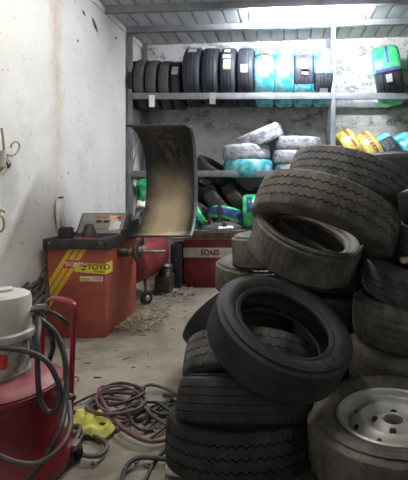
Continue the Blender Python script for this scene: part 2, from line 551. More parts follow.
# wheel with its steel rim
wh = thing('wheel', 'tyre lying flat on a grey steel rim with round centre hole, bottom right', 'wheel', (.42, 1.55, .272), quat((-.03, .03, 1)), G)
o = link('tyre', tyre_mesh(.33, .18, .195, 'worn', 120, 'rubber_pale'), wh)
bm = bmesh.new()
lathe(bm, [(.205, .062), (.208, .072), (.200, .076), (.192, .070), (.188, .052), (.178, .045), (.172, .02), (.170, -.07), (.188, -.08), (.2, -.072), (.205, -.06),
           (.196, -.06), (.165, -.055), (.160, .0), (.165, .04), (.185, .045)], 72, None, True)
obj('rim', bm, 'rim_steel', wh)
bm = bmesh.new()
lathe(bm, [(.171, .0), (.150, .014), (.135, .034), (.118, .044), (.105, .040), (.092, .024), (.075, .018), (.056, .032), (.044, .038), (.036, .034), (.036, .0), (.05, .01),
           (.075, .004), (.1, .012), (.12, .028), (.15, -.004), (.171, -.012)], 72, None, True)
disc = obj('wheel_disc', bm, 'rim_steel', wh); disc.location.z = .018
for k in range(4):
    a = k*PI/2+.5; bm = bmesh.new(); rod(bm, (.066*math.cos(a), .066*math.sin(a),   .019), (.066*math.cos(a), .066*math.sin(a), .032), .0115, 12)
    obj('bolt_hole', bm, 'ink', disc)
for k in range(8):
    a = k*PI/4+.2; bm = bmesh.new(); v = rod(bm, (.142*math.cos(a), .142*math.sin(a), .022), (.146*math.cos(a), .146*math.sin(a), .028), .010, 10)
    obj('vent_hole', bm, 'ink', disc)
bm = bmesh.new(); rod(bm, (-.13, .10, .05), (-.125, .097, .085), .006, 8); obj('valve', bm, 'black_plastic', wh)
pile((.44, 1.56, .089), (0, 0, 1), .30, .178, .19, 'rib', 'tyre on the floor under the steel wheel at bottom right', mat='rubber_dark')
# middle
pile((.128, 2.17, .877), (.3, -.27, .92), .295, .185, .196, 'worn', 'dusty grey tyre tilted open in mid heap under the two big truck tyres', mat='rubber_pale', N=144)
pile((.235, 2.22, 1.00), (.335, .36, .87), .385, .22, .225, 'zigzag', 'dusty brown truck tyre with zigzag grooves, just below the topmost truck tyre', mat='rubber_pale', N=240)
pile((.425, 2.62, 1.172), (.314, .277, .908), .385, .22, .225, 'zigzag', 'topmost grey truck tyre with zigzag grooves at the summit of the heap', mat='rubber_dusty', N=240, spin=.1)
# left flank of the heap
pile((-.135, 2.88, .565), (.03, -.05, 1), .315, .2, .19, 'worn', 'dusty tyre lying flat at the left flank, notched shoulder, under a rounder one', mat='rubber_pale', N=120)
pile((-.02, 2.76, .775), (-.08, .02, 1), .305, .205, .185, 'worn', 'dull tyre on the left flank lying on the notched dusty one', mat='rubber_pale', N=120)
pile((-.34, 2.74, .30), (-.62, .42, .66), .30, .20, .18, 'smooth', 'smooth dark tyre leaning at the left foot of the heap near the red machine', mat='rubber_dark')
pile((-.07, 2.98, .338), (0, 0, 1), .30, .222, .185, 'rib', 'tyre inside the left flank stack, second from the floor', mat='rubber_dark')
pile((-.07, 3.0, .113), (0, 0, 1), .30, .222, .185, 'rib', 'tyre on the floor at the base of the left flank stack', mat='rubber_dark')
for k in range(4):
    pile((.35+.01*k, 2.58-.005*k, .095+.188*k), (0, 0, 1), .28, .187, .17, 'rib', 'dark tyre inside the heap under the truck tyres, %s' % ['on the floor', 'second from the floor', 'third from the floor', 'topmost of its stack'][k], mat='rubber_dark')
# right column
lev = [(0, .136), (.138, .25), (.39, .228), (.62, .19)]
for k, (z, wd) in enumerate(lev):
    flat([349, 349, 353, 362][k], 2.2, z, wd, .345, 'rib', ['lowest tyre of the right hand column, on the floor', 'ribbed tyre just above the steel wheel in the right hand column',
         'ribbed tyre in the middle of the right hand column, pale dusty top edge', 'ribbed tyre topping the right hand column, small stone on its rim'][k],
         ['rubber_dark', 'rubber_pale', 'rubber_pale', 'rubber_dusty'][k], spin=k, n=[(0, 0, 1), (0, 0, 1), (0, 0, 1), (.04, -.13, 1)][k])
pile((.915, 2.15, .925), (-.12, -.05, 1), .33, .19, .2, 'zigzag', 'truck tyre with zigzag tread at the right edge above the column', mat='rubber_dusty', N=144)
pile((.935, 2.10, 1.12), (-.14, .12, 1), .335, .18, .2, 'rib', 'black tyre at the right edge, above the zigzag one', mat='rubber_dark')
for k in range(7):
    pile((.95+.012*(k % 3), 3.02, .101+.201*k), (0, 0, 1), .33, .2, .2, 'rib',
         'black tyre lying flat behind the topmost truck tyre' if k == 6 else 'black tyre in the rear stack behind the truck tyres, %s' % ['on the floor', 'second from the floor', 'third from the floor', 'fourth from the floor', 'fifth from the floor', 'sixth from the floor'][k], mat='rubber_worn')
bm = bmesh.new(); crumple(bm, (0, 0, 0), (.026, .022, .016), 5, .3); o = obj('stone', bm, 'chip'); o.location = (.585, 1.96, .835)
tag(o, 'small pale stone on the upper tyre of the right hand column', 'stone')

# raised lettering round the sidewall of the bald tyre
def sidewall_text(parent, s, r, z, size, a0, mat):
    cu = bpy.data.curves.new('lettering', 'FONT'); cu.body = s; cu.size = size; cu.extrude = .0015; cu.align_x = 'CENTER'; cu.resolution_u = 3
    o = bpy.data.objects.new('lettering', cu); C.objects.link(o)
    me = bpy.data.meshes.new_from_object(o.evaluated_get(bpy.context.evaluated_depsgraph_get())); me.name = 'sidewall_lettering'
    bpy.data.objects.remove(o); bpy.data.curves.remove(cu)
    for v in me.vertices:
        a = a0+v.co.x*1.2/r
        rr = r-v.co.y
        v.co = Vector((rr*math.cos(a), rr*math.sin(a), z+v.co.z))
    me.materials.clear(); me.materials.append(M[mat])
    return link('sidewall_lettering', me, parent)


bpy.context.view_layer.update()
n_ = T4.rotation_quaternion @ Vector((0, 0, 1)); d_ = at(342, 372, 1.0)-Vector((0, 0, H))
o_ = Vector((0, 0, H)); k_ = (T4.location+n_*.07-o_).dot(n_)/d_.dot(n_)
l_ = T4.rotation_quaternion.inverted() @ (o_+d_*k_-T4.location)
sidewall_text(T4, 'EXCEL', .258, .0738, .040, math.atan2(l_.y, l_.x), 'lettering_grey')['label'] = 'dark raised sidewall lettering'

# ------------------------------------------------------------------ wrapped and new tyres on the rack
def shell(R, Wd, rb, a0, a1, off, seed, segs=56, part=None, jit=.004):
    """film wound round the tyre's tube from angle a0 to a1; part=(u0,u1) keeps a strip of the section"""
    rnd = random.Random(seed); bm = bmesh.new(); h = R-rb; w = Wd/2
    rm = (R+rb)/2; sec = []
    for k in range(28):
        t = 2*PI*k/28; c, s = math.cos(t), math.sin(t)
        ex = .62
        sec.append((rm+(h/2+off)*math.copysign(abs(c)**ex, c), (w+off)*math.copysign(abs(s)**ex, s)))
    full = abs(a1-a0-2*PI) < 1e-3
    idx = list(range(28)) if part is None else [k % 28 for k in range(part[0], part[1]+1)]
    rings = []
    n = max(4, int(segs*(a1-a0)/(2*PI)))
    for i in range(n if full else n+1):
        a = a0+(a1-a0)*i/n; ring = []
        for k in idx:
            r, z = sec[k]; e = rnd.uniform(-jit, jit)
            if not full and i in (0, n): e -= off*.7
            r += e; z += rnd.uniform(-jit, jit)*.5
            ring.append(bm.verts.new((r*math.cos(a), r*math.sin(a), z)))
        rings.append(ring)
    prs = list(zip(rings, rings[1:]))+([(rings[-1], rings[0])] if full else [])
    for A_, B_ in prs:
        m = len(A_)
        for k in range(m if part is None else m-1): bm.faces.new((A_[k], A_[(k+1) % m], B_[(k+1) % m], B_[k]))
    if part is not None: bmesh.ops.solidify(bm, geom=bm.faces[:], thickness=.002)
    return bm


def patch(R, Wd, a, da, x0, x1, off=.010):
    bm = bmesh.new(); n = 6; rows = []
    for i in range(n+1):
        t = a-da/2+da*i/n; r = R+off
        rows.append([bm.verts.new((r*math.cos(t), r*math.sin(t), x)) for x in (x0, (x0+x1)/2, x1)])
    for A_, B_ in zip(rows, rows[1:]):
        for k in (0, 1): bm.faces.new((A_[k], A_[k+1], B_[k+1], B_[k]))
    bmesh.ops.solidify(bm, geom=bm.faces[:], thickness=.0015)
    return bm


def rack_frame(o, nx):
    """orientation: local z along the tyre's axle, local angle 0 towards the room (-Y), +90 deg up"""
    z = Vector(nx).normalized(); x = Vector((0, -1, 0)); x = (x-z*x.dot(z)).normalized(); y = z.cross(x)
    m = Matrix((x, y, z)).transposed(); o.rotation_mode = 'QUATERNION'; o.rotation_quaternion = m.to_quaternion()


D = math.radians
UP = 'tyres standing on the upper shelf'
YT = 5.335


def shelf_z(R, zt): g = .265; return zt+math.sqrt(max(R*R-g*g, 0))


def standing(px0, px1, R, style, label, mat='rubber_new', tilt=0., yaw=0., group=UP, z=None, Y=YT):
    Wd = (px1-px0)*(Y-R*.35)/F*.99
    X = ((px0+px1)/2-CX)*(Y-R*.35)/F
    o = thing('tyre', label, 'tyre', (X, Y, shelf_z(R, 2.27) if z is None else z), None, group)
    rack_frame(o, (-math.cos(tilt), -math.sin(yaw), -math.sin(tilt)))
    link('casing', tyre_mesh(R, round(Wd, 3), round(R*.62, 3), style, 80, mat), o)
    return o, R, Wd


def stick(q, a, da, x0, x1, mat='paper', name='sticker', label=None):
    o, R, Wd = q
    return obj(name, patch(R, Wd, D(a), D(da), -Wd*x1, -Wd*x0), mat, o, 40, label)


q = standing(132, 138, .305, 'rib', 'dark tyre at the left end of the upper shelf, half behind the post', 'rubber_dark')
q = standing(137.5, 148, .312, 'rib', 'brownish small tyre on the upper shelf, next to the post', 'rubber_brown')
q = standing(149, 160, .308, 'rib', 'brownish small tyre on upper shelf above a hanging paper tag', 'rubber_brown')
q = standing(161.5, 172.7, .305, 'rib', 'brownish small tyre on upper shelf left of one with white sticker', 'rubber_brown')
q = standing(174, 183.5, .300, 'rib', 'narrow black tyre on upper shelf with white sticker high on its tread', 'rubber_new'); stick(q, 26, 22, -.38, .28)
q = standing(185.3, 203, .364, 'car', 'first of the tall black tyres on the upper shelf, two stickers at its top'); stick(q, 62, 10, -.15, .3); stick(q, 48, 14, -.2, .26)
q = standing(203.8, 220.3, .364, 'car', 'tall black tyre on upper shelf without any sticker, above a small hanging tag')
q = standing(221.2, 237.2, .364, 'car', 'tall black tyre on upper shelf with three stickers stacked down its tread')
stick(q, 46, 12, -.22, .16); stick(q, 29, 10, -.27, .22); stick(q, 13, 17, -.22, .22); stick(q, 3, 2.5, -.22, .22, 'paper_yellow')
q = standing(238, 255, .364, 'car', 'tall black tyre on upper shelf with one slanted sticker low on its tread'); stick(q, 4, 15, -.24, .15)
q = standing(255.5, 274.2, .364, 'car', 'teal film wrapped tyre on upper shelf, black top with white label')
obj('wrap', shell(.364, q[2], .226, D(38)-2*PI, D(30), .007, 1), 'film_teal', q[0], 40, 'teal plastic film'); stick(q, 52, 9, -.18, .16); stick(q, 35, 9, -.15, .26, 'film_red'); stick(q, 12, 40, -.12, .12, 'paper', 'printed_strip')
q = standing(275, 293, .364, 'car', 'teal film wrapped tyre on upper shelf, fully covered, second teal from left')
obj('wrap', shell(.364, q[2], .226, 0, 2*PI, .007, 2), 'film_teal', q[0], 40, 'teal plastic film'); stick(q, 22, 60, -.08, .12, 'paper', 'printed_strip')
q = standing(293.8, 313, .364, 'car', 'teal wrapped tyre on upper shelf with bare black tread and tall white label')
obj('wrap', shell(.364, q[2], .226, D(38), 2*PI-D(25), .007, 3), 'film_teal', q[0], 40, 'teal plastic film'); stick(q, 7, 28, -.15, .18); stick(q, 34, 7, -.12, .14, 'film_red')
q = standing(313.6, 331, .364, 'car', 'teal wrapped tyre on upper shelf against the middle post, bare black bottom')
obj('wrap', shell(.364, q[2], .226, -D(4), 2*PI-D(40), .007, 4), 'film_teal', q[0], 40, 'teal plastic film'); stick(q, 24, 50, -.12, .1, 'paper', 'printed_strip'); stick(q, -36, 8, -.22, .22, 'paper')
q = standing(377.5, 403.5, .37, 'car', 'green wrapped tyre leaning on upper shelf right of the middle post, black below', tilt=.15, yaw=-.26, Y=5.30)
obj('wrap', shell(.37, q[2], .23, D(-1), 2*PI-D(52), .007, 5), 'film_green', q[0], 40, 'green plastic film'); stick(q, 36, 46, -.0, .10, 'film_purple', 'printed_band'); stick(q, 1, 6, -.46, .44, 'film_purple', 'printed_band'); stick(q, -14, 14, -.1, .12)
q = standing(413, 434, .37, 'car', 'green wrapped tyre on upper shelf cut off by the right edge', tilt=.1, yaw=-.3, Y=5.30)
obj('wrap', shell(.37, q[2], .23, 0, 2*PI, .007, 6), 'film_green', q[0], 40, 'green plastic film')

for k, (x0_, y0_, x1_, y1_, mm) in enumerate(((149, 95, 154.6, 107, 'paper'), (209.5, 92.5, 215.5, 104, 'grey_panel'))):
    a_ = at(x0_, y0_, 5.03); b_ = at(x1_, y1_, 5.03); bm = bmesh.new(); box(bm, (a_.x, 5.031, b_.z), (b_.x, 5.034, a_.z))
    o = obj('paper_tag', bm, mm, None, 0); tag(o, ['white paper tag over the upper beam under the brownish tyres', 'small paper tag over the upper beam under the tall black tyres'][k], 'tag')

# --- lower shelf
LO = 'tyres on the lower shelf'


def wrapped(c, n, R, Wd, film_m, label, group, name='tyre', strip=None, a0=0, a1=2*PI, mat='rubber_new', seed=1, frame=None):
    o = thing(name, label, 'tyre', c, None, group)
    if frame: rack_frame(o, frame)
    else: o.rotation_mode = 'QUATERNION'; o.rotation_quaternion = quat(n)
    link('casing', tyre_mesh(R, Wd, round(R*.62, 3), 'car', 72, mat), o)
    if film_m: obj('wrap', shell(R, Wd, R*.62, a0, a1, .007, seed), film_m, o, 40)
    return o, R, Wd


zl = 1.337
wrapped((-.40, 5.33, zl+.03), (0, 0, 1), .31, .22, 'film_teal', 'teal wrapped tyre lying flat on the lower shelf beneath a silver one', LO, seed=11)
q = wrapped((-.42, 5.33, zl+.23), (-.03, 0, 1), .30, .185, 'film_silver', 'silver wrapped tyre lying flat on the teal one on the lower shelf', LO, seed=12)
wrapped((-.26, 5.36, zl+.435), (-.40, -.12, .92), .31, .185, 'film_silver', 'silver wrapped tyre tilted on top of the lower shelf stack', LO, seed=13)
wrapped((.22, 5.36, zl+.01), (0, 0, 1), .29, .16, 'film_silver', 'silver wrapped tyre flat on lower shelf, bottom of right stack', LO, seed=14)
wrapped((.19, 5.36, zl+.175), (0, 0, 1), .29, .165, 'film_silver', 'silver wrapped tyre in the middle of the right stack on lower shelf', LO, seed=16)
wrapped((.22, 5.36, zl+.345), (.02, -.03, 1), .30, .165, 'film_silver', 'silver wrapped tyre flat on top of the right stack, lower shelf', LO, seed=15)


def leaning(px0, px1, py, R, film_m, label, seed, tilt=.55, a0=0, a1=2*PI):
    Wd = (px1-px0)*5.2/F
    c = at((px0+px1)/2, py, 5.33)
    return wrapped(c, None, R, Wd, film_m, label, LO, seed=seed, a0=a0, a1=a1, frame=(-math.cos(tilt), 0, math.sin(tilt)*1.0))


q = leaning(344, 360, 153, .31, 'film_yellow', 'yellow wrapped tyre with plain red stripe on the lower shelf', 21, -.5); stick(q, 30, 90, .06, .2, 'film_red', 'printed_stripe')
q = leaning(363, 379, 155, .31, 'film_yellow', 'yellow wrapped tyre with lettered red stripe on the lower shelf', 22, -.5); st = stick(q, 30, 90, -.02, .2, 'film_red', 'printed_stripe')
for k in range(7): stick(q, 66-k*9, 4.5, .03, .15, 'cream', 'printed_letter')
q = leaning(382, 398, 157, .31, 'film_teal', 'teal tipped tyre with bare black tread on the lower shelf', 23, -.5, D(52), D(52)+PI)
q = leaning(401, 417, 156, .31, 'film_teal', 'bright teal wrapped tyre at right edge of the lower shelf', 24, -.5)

# --- below the lower shelf
UN = 'tyres piled under the lower shelf'
def under(c, n, R, Wd, style, label, mat='rubber_worn'): return tyre(c, n, R, Wd, R*.62, style, label, UN, mat=mat, N=80)
ZB = .635
under(at(222, 203, 5.30), (.74, -.10, .67), .29, .18, 'rib', 'black tyre under the lower shelf, middle of the three diagonal ones')
under(at(240, 199, 5.36), (.76, -.06, .64), .30, .18, 'rib', 'black tyre under the lower shelf, right of the three diagonal ones')
under(at(205, 207, 5.34), (.60, -.30, .74), .28, .18, 'rib', 'black tyre under the lower shelf, left of the three diagonal ones')
under(at(196, 188, 5.38), (.5, -.1, .85), .29, .18, 'rib', 'black tyre high under the lower shelf, just right of the guard hood', 'rubber_dark')
under(at(258, 197, 5.42), (0, -.15, 1), .30, .18, 'rib', 'black tyre lying flat high under the lower shelf behind the green upright one', 'rubber_dark')
under(at(215, 172, 5.40), (.55, -.1, .82), .29, .18, 'rib', 'black tyre on the lower shelf leaning left of the teal and silver stack', 'rubber_dark')
q = wrapped(at(226, 217, 5.16), (.15, .35, .92), .235, .145, 'film_green', 'green wrapped tyre lying flat above the red machine, blue band', UN, seed=31)
obj('printed_band', shell(.235, .145, .146, 0, 2*PI, .010, 32, 60, (-2, 2), .001), 'film_blue', q[0])
q = wrapped(at(251, 211, 5.12), None, .20, .16, 'film_green', 'green wrapped tyre standing upright under the shelf beside the heap', UN, seed=33, frame=(-1, 0, -.06))
stick(q, 28, 58, -.2, .18, 'film_blue', 'printed_band')
q = wrapped(at(198, 217, 5.12), None, .19, .14, 'film_green', 'green wrapped tyre leaning behind the right edge of the guard hood', UN, seed=34, frame=(-.86, -.1, -.5))
stick(q, 15, 110, -.22, .12, 'film_blue', 'printed_band')
wrapped(at(146, 195, 5.3), None, .20, .14, 'film_green', 'green wrapped tyre glimpsed left of the guard hood behind the post', UN, seed=35, frame=(-.8, -.4, -.2))

# ------------------------------------------------------------------ wheel balancer
BX0, BX1, BY0, BY1 = -1.79, -1.342, 3.23, 3.93
wb = thing('wheel_balancer', 'orange red wheel balancer cabinet with yellow stripes and black tray by the left wall', 'machine', (0, 0, 0))
bm = bmesh.new(); box(bm, (BX0, BY0, 0), (BX1, BY1, .70), .012); obj('cabinet', bm, 'cab_red', wb, 30)
# tray: rim and floor with compartments
bm = bmesh.new()
box(bm, (BX0-.02, BY0-.03, .685), (BX1+.025, BY1+.02, .745), .012)
for lo, hi in (((BX0-.02, BY0-.03, .70), (BX1+.025, BY0+.0, .765)), ((BX0-.02, BY1-.01, .70), (BX1+.025, BY1+.02, .765)),
               ((BX0-.02, BY0-.03, .70), (BX0+.01, BY1+.02, .765)), ((BX1-.005, BY0-.03, .70), (BX1+.025, BY1+.02, .765)),
               ((BX0, BY0+.3, .70), (BX1, BY0+.315, .755)), ((BX0+.13, BY0, .70), (BX0+.142, BY0+.3, .752)), ((BX0+.30, BY0, .70), (BX0+.312, BY0+.3, .752))):
    box(bm, lo, hi, .006)
obj('top_tray', bm, 'black_plastic', wb, 30)
for s in (BX0+.03, BX1-.025):
    bm = bmesh.new(); lathe(bm, [(0, .004), (.008, .003), (.010, 0)], 12, axis_mtx((s, BY0-.03, .735), (0, -1, 0))); obj('screw', bm, 'steel', wb)
# sloped control panel
pm = Matrix.Translation((0, 3.62, .74)) @ Matrix.Rotation(D(-38), 4, 'X')
bm = bmesh.new(); box(bm, (BX0+.02, 0, 0), (BX1-.0, .05, .235), .008, pm); cp = obj('control_panel', bm, 'black_plastic', wb, 30)
bm = bmesh.new(); box(bm, (BX0+.035, -.004, .02), (BX1-.03, .002, .225), .001, pm); obj('panel_face', bm, 'grey_panel', cp, 30)
for u in (.17, .235):
    bm = bmesh.new(); box(bm, (BX0+u, -.007, .125), (BX0+u+.05, -.003, .15), 0, pm); obj('display', bm, 'display', cp, 0)
for u0, u1, z0, z1, mm in ((.30, .36, .05, .2, 'cream'), (.33, .39, .06, .14, 'paper'), (.345, .385, .165, .19, 'ink_red'), (.15, .27, .18, .188, 'ink_red'), (.16, .27, .06, .066, 'ink_red'),
                       (.28, .31, .16, .2, 'paper_yellow')):
    bm = bmesh.new(); box(bm, (BX0+u0, -.0065 if mm != 'cream' else -.005, z0), (BX0+u1, -.003, z1), 0, pm); obj('panel_print', bm, mm, cp, 0)
bm = bmesh.new(); box(bm, (BX1-.01, 3.55, .755), (BX1+.025, 3.94, .80), .012); box(bm, (BX1+.0, 3.70, .79), (BX1+.024, 3.94, .86), .012); obj('side_housing', bm, 'black_plastic', wb, 30)
# stripes, lettering, labels on the front
fy = BY0-.0015
def poly(name, pts, mat, parent, y=fy, th=.0012):
    bm = bmesh.new(); a = [bm.verts.new((x, y, z)) for x, z in pts]; b = [bm.verts.new((x, y+th, z)) for x, z in pts]
    n = len(pts); bm.faces.new(a); bm.faces.new(b[::-1])
    for i in range(n): bm.faces.new((a[i], b[i], b[(i+1) % n], a[(i+1) % n]))
    return obj(name, bm, mat, parent, 0)
def pf(px, py): p = at(px, py, BY0); return (p.x, p.z)
for (a, b, c, d) in (((68.5, 249), (73.5, 249), (48.5, 289.5), (48.5, 281.5)), ((75.3, 249), (80.3, 249), (48.5, 299.5), (48.5, 291.5)), ((82, 249), (87, 249), (48.5, 309.5), (48.5, 301.5))):
    poly('stripe', [pf(*a), pf(*b), pf(*c), pf(*d)], 'stripe_yellow', wb)
lg = poly('brand_plate', [pf(66, 260.2), pf(83.5, 260.2), pf(81.5, 267.8), pf(64, 267.8)], 'label_red', wb, BY0-.003)
c = at(74, 264.2, BY0-.0045); text('lettering', 'SICAM', .048, 'paper', Matrix.Translation(c) @ FRONT, lg, .0006, .0008, 1.0)
pl = poly('capacity_plate', [pf(80, 276.3), pf(103, 276.6), pf(103, 281.4), pf(80, 281.4)], 'paper', wb, BY0-.003)
c = at(97, 279.1, BY0-.0045); text('lettering', '100', .040, 'ink_red', Matrix.Translation(c) @ FRONT, pl, .0006, .0004, 1.1)
poly('printed_patch', [pf(81, 277.3), pf(90.5, 277.3), pf(90.5, 280.6), pf(81, 280.6)], 'stripe_yellow', pl, BY0-.0045)
stq = poly('sticker', [pf(73, 262.5), pf(106.3, 264), pf(106.3, 274.2), pf(75, 271.8)], 'sticker_yellow', wb, BY0-.0045)
c = at(98.5, 267.2, BY0-.006); text('lettering', 'TOYO', .056, 'ink', Matrix.Translation(c) @ FRONT, stq, .0006, .0008, 1.1)
c = at(99, 271.8, BY0-.006); text('lettering', 'TIRES', .018, 'ink', Matrix.Translation(c) @ FRONT, stq, .0005, 0, 1.8)
poly('printed_mark', [pf(79.5, 265.3), pf(88, 265.5), pf(86, 267.2)], 'ink', stq, BY0-.006); poly('printed_mark', [pf(81.5, 268.6), pf(86.5, 268.6), pf(84, 270.6)], 'ink', stq, BY0-.006)
bm = bmesh.new(); box(bm, (BX1, BY0-.003, .488), (BX1+.002, BY0+.13, .575)); obj('sticker', bm, 'sticker_yellow', wb, 0)
# spindle out of the side
SY, SZ = 3.50, .617
bm = bmesh.new(); lathe(bm, [(0, -.02), (.042, -.02), (.044, .06), (.036, .07), (.036, .085), (0, .085)], 28, axis_mtx((BX1, SY, SZ), (1, 0, 0))); obj('spindle_housing', bm, 'steel_dark', wb)
bm = bmesh.new(); lathe(bm, [(0, .08), (.03, .08), (.03, .13), (0, .13)], 24, axis_mtx((BX1, SY, SZ), (1, 0, 0))); obj('coupling', bm, 'rust', wb)
bm = bmesh.new(); lathe(bm, [(0, .125), (.045, .125), (.082, .150), (.086, .160), (.084, .168), (.05, .172), (.045, .185), (.022, .20), (0, .20)], 36, axis_mtx((BX1, SY, SZ), (1, 0, 0))); fg = obj('flange', bm, 'steel_dark', wb)
bm = bmesh.new(); lathe(bm, [(0, .19)]+[(.0165 if i % 2 else .0145, .195+.004*i) for i in range(49)]+[(0, .392)], 16, axis_mtx((BX1, SY, SZ), (1, 0, 0))); obj('threaded_shaft', bm, 'steel', wb)

# guard hood, lifted open
hx0, hx1 = -1.275, -.765
hb = thing('guard_hood', '', 'part', (0, 0, 0)); del hb['label']; del hb['category']
hb.parent = wb
prof = [(3.565, 1.675), (3.63, 1.67), (3.76, 1.63), (3.88, 1.55), (3.97, 1.43), (4.01, 1.28), (4.015, 1.12), (3.98, .98), (3.91, .87), (3.80, .79), (3.68, .745), (3.60, .735)]
ps = [Vector((0, y, z)) for y, z in prof]; ps = smooth_path(ps, 4)
bpy.data.objects.remove(hb)
oz = .74; ox = (hx0+hx1)/2
bm = bmesh.new(); rows = []
nx = 14
for p in ps:
    row = []
    for i in range(nx+1):
        u = i/nx; x = hx0+(hx1-hx0)*u
        # rounded right hand edge that curls towards the room
        cur = max(0, (u-.80)/.20); y = p.y-.17*cur*cur*max(0, (p.y-3.56)/.45)
        row.append(bm.verts.new((x-ox, y, p.z-oz)))
    rows.append(row)
for A_, B_ in zip(rows, rows[1:]):
    for i in range(nx): bm.faces.new((A_[i], A_[i+1], B_[i+1], B_[i]))
bmesh.ops.recalc_face_normals(bm, faces=bm.faces)
bmesh.ops.solidify(bm, geom=bm.faces[:], thickness=.008)
hood = obj('guard_hood', bm, 'hood_liner', wb, 60, 'black guard hood raised open, inside coated with tan dust'); hood.location = (ox, 0, oz)
bm = bmesh.new()
edge = [(hx1-.004, p.y-.17*max(0, (p.y-3.56)/.45)-.0, p.z) for p in ps]
tube(bm, [Vector(e)-Vector((ox, 0, oz)) for e in edge], .015, 10, 1, True); obj('edge_trim', bm, 'hood_rim', hood)
bm = bmesh.new(); tube(bm, [(hx0-ox-.03, 3.56, 1.678-oz), (hx1-ox-.03, 3.56, 1.678-oz)], .012, 8, 1, True); obj('edge_trim', bm, 'black_plastic', hood)
bm = bmesh.new(); tube(bm, [(hx0-ox, 3.60, .735-oz), (hx1-ox-.03, 3.60, .735-oz)], .009, 8, 1, True); obj('edge_trim', bm, 'black_plastic', hood)
bm = bmesh.new()
tube(bm, [(BX1-.04, 3.9, .72), (BX1-.03, 4.02, .86), (BX1+.02, 4.06, .93), (-1.18, 4.06, 1.0), (-1.10, 4.035, 1.12)], .026, 10, 6)
rod(bm, (BX1+.02, 4.06, .93), (BX1+.02, 4.06, .60), .022, 10)
obj('hood_arm', bm, 'rack_steel', wb)

# things on the tray and the machine
bm = bmesh.new(); box(bm, (-.05, -.03, 0), (.05, .03, .085), .006); box(bm, (-.04, -.022, .08), (.04, .022, .09), .004)
o = obj('weight_box', bm, 'black_plastic', None, 30); p = at(71, 232, 3.48); o.location = (p.x, 3.40, .746); tag(o, 'small black box in the tray of the red wheel balancer', 'box')
bm = bmesh.new(); lathe(bm, [(0, .115), (.018, .113), (.034, .10), (.042, .075), (.046, .06), (.054, .05), (.058, .016), (.07, .012), (.074, 0), (0, 0)], 28)
o = obj('centring_cone', bm, 'steel_dark'); p = at(89, 232, 3.42); o.location = (p.x, 3.42, .7465); tag(o, 'dark domed steel centring cone standing in the balancer tray', 'cone')
bm = bmesh.new(); rod(bm, (-.05, 0, .008), (.05, .004, .008), .008, 10); rod(bm, (.05, .004, .008), (.12, .006, .008), .004, 8)
o = obj('screwdriver', bm, 'handle_red'); p = at(84, 236, 3.36); o.location = (p.x, 3.31, .7465); tag(o, 'small red handled screwdriver lying in the balancer tray', 'tool')
bm = bmesh.new(); crumple(bm, (0, 0, 0), (.045, .05, .04), 9, .5, 3); o = obj('plastic_bag', bm, 'white_cloth'); o.location = at(141.5, 206, 4.06)+Vector((0, 0, .01))
tag(o, 'crumpled white plastic bag on the arm behind the raised guard hood', 'bag')
bm = bmesh.new(); crumple(bm, (.012, -.035, -.01), (.016, .014, .012), 4, .4, 2); obj('printed_patch', bm, 'film_blue', o)

# ------------------------------------------------------------------ air compressor
ac = thing('air_compressor', 'red air compressor tank on a small wheel behind the balancer spindle', 'compressor', (-1.45, 4.30, 0))
bm = bmesh.new(); r = .23
lathe(bm, [(0, .40), (.09, .395), (.15, .375), (.19, .345), (.215, .305), (r, .26), (r, -.22), (.215, -.265), (.19, -.30), (.1, -.335), (0, -.34)], 44, axis_mtx((0, 0, .43), (.10, 1, 0)))
obj('tank', bm, 'tank_red', ac)
bm = bmesh.new(); lathe(bm, [(0, .03), (.012, .03), (.014, 0)], 12, axis_mtx((.20, .10, .38), (1, 0, -.2))); obj('plug', bm, 'sticker_yellow', ac)
for dx in (.15, -.2):
    bm = bmesh.new(); lathe(bm, [(0, .02), (.035, .02), (.06, .018), (.068, .01), (.068, -.01), (.06, -.018), (.035, -.02), (0, -.02)], 28, axis_mtx((dx, -.21, .069), (.85, -.52, 0)))
    wl = obj('wheel', bm, 'rubber_dark', ac)
    bm = bmesh.new(); lathe(bm, [(0, .026), (.025, .024), (.03, .019), (.03, -.019), (0, -.02)], 20, axis_mtx((dx, -.21, .069), (.85, -.52, 0))); obj('hub', bm, 'steel', wl)
    bm = bmesh.new(); rod(bm, (dx, -.20, .07), (dx-.04, -.14, .26), .016, 10); obj('leg', bm, 'tank_red', ac)
bm = bmesh.new(); box(bm, (.12, .14, .02), (.28, .36, .20), .02); lathe(bm, [(0, 0), (.07, 0), (.075, .02)]+[(.075 if i % 2 else .062, .02+.012*i) for i in range(10)]+[(.05, .15), (0, .15)], 24, axis_mtx((.21, .22, .18), (.1, 0, 1)))
obj('pump', bm, 'steel_dark', ac)

# ------------------------------------------------------------------ tyre changer
tc = thing('tyre_changer', 'dark red tyre changer cabinet with silver lettered stripe behind the heap', 'machine', (-.72, 5.0, 0))
x0, x1 = -.375, .30
YC = 4.76-5.0
bm = bmesh.new(); box(bm, (x0, YC, .07), (x1, YC+.24, .545), .012); box(bm, (x0+.02, YC+.02, 0), (x1-.02, YC+.22, .075)); obj('cabinet', bm, 'deep_red', tc, 30)
bm = bmesh.new(); box(bm, (x0+.02, YC-.012, .09), (x1-.02, YC+.002, .30), .006); obj('lower_panel', bm, 'deep_red', tc, 30)
bm = bmesh.new(); box(bm, (x0, YC-.006, .345), (x1, YC+.002, .455), .002); sp = obj('stripe', bm, 'silver_stripe', tc, 30, 'silver stripe with dark lettering')
text('lettering', 'EOAES', .088, 'deep_red', Matrix.Translation((x0+.305, YC-.0075, .40)) @ FRONT, sp, .001, .003, .82)
bm = bmesh.new(); box(bm, (x0-.13, YC-.02, .545), (x1+.03, YC+.25, .57), .006); obj('top_plate', bm, 'wood', tc, 30)
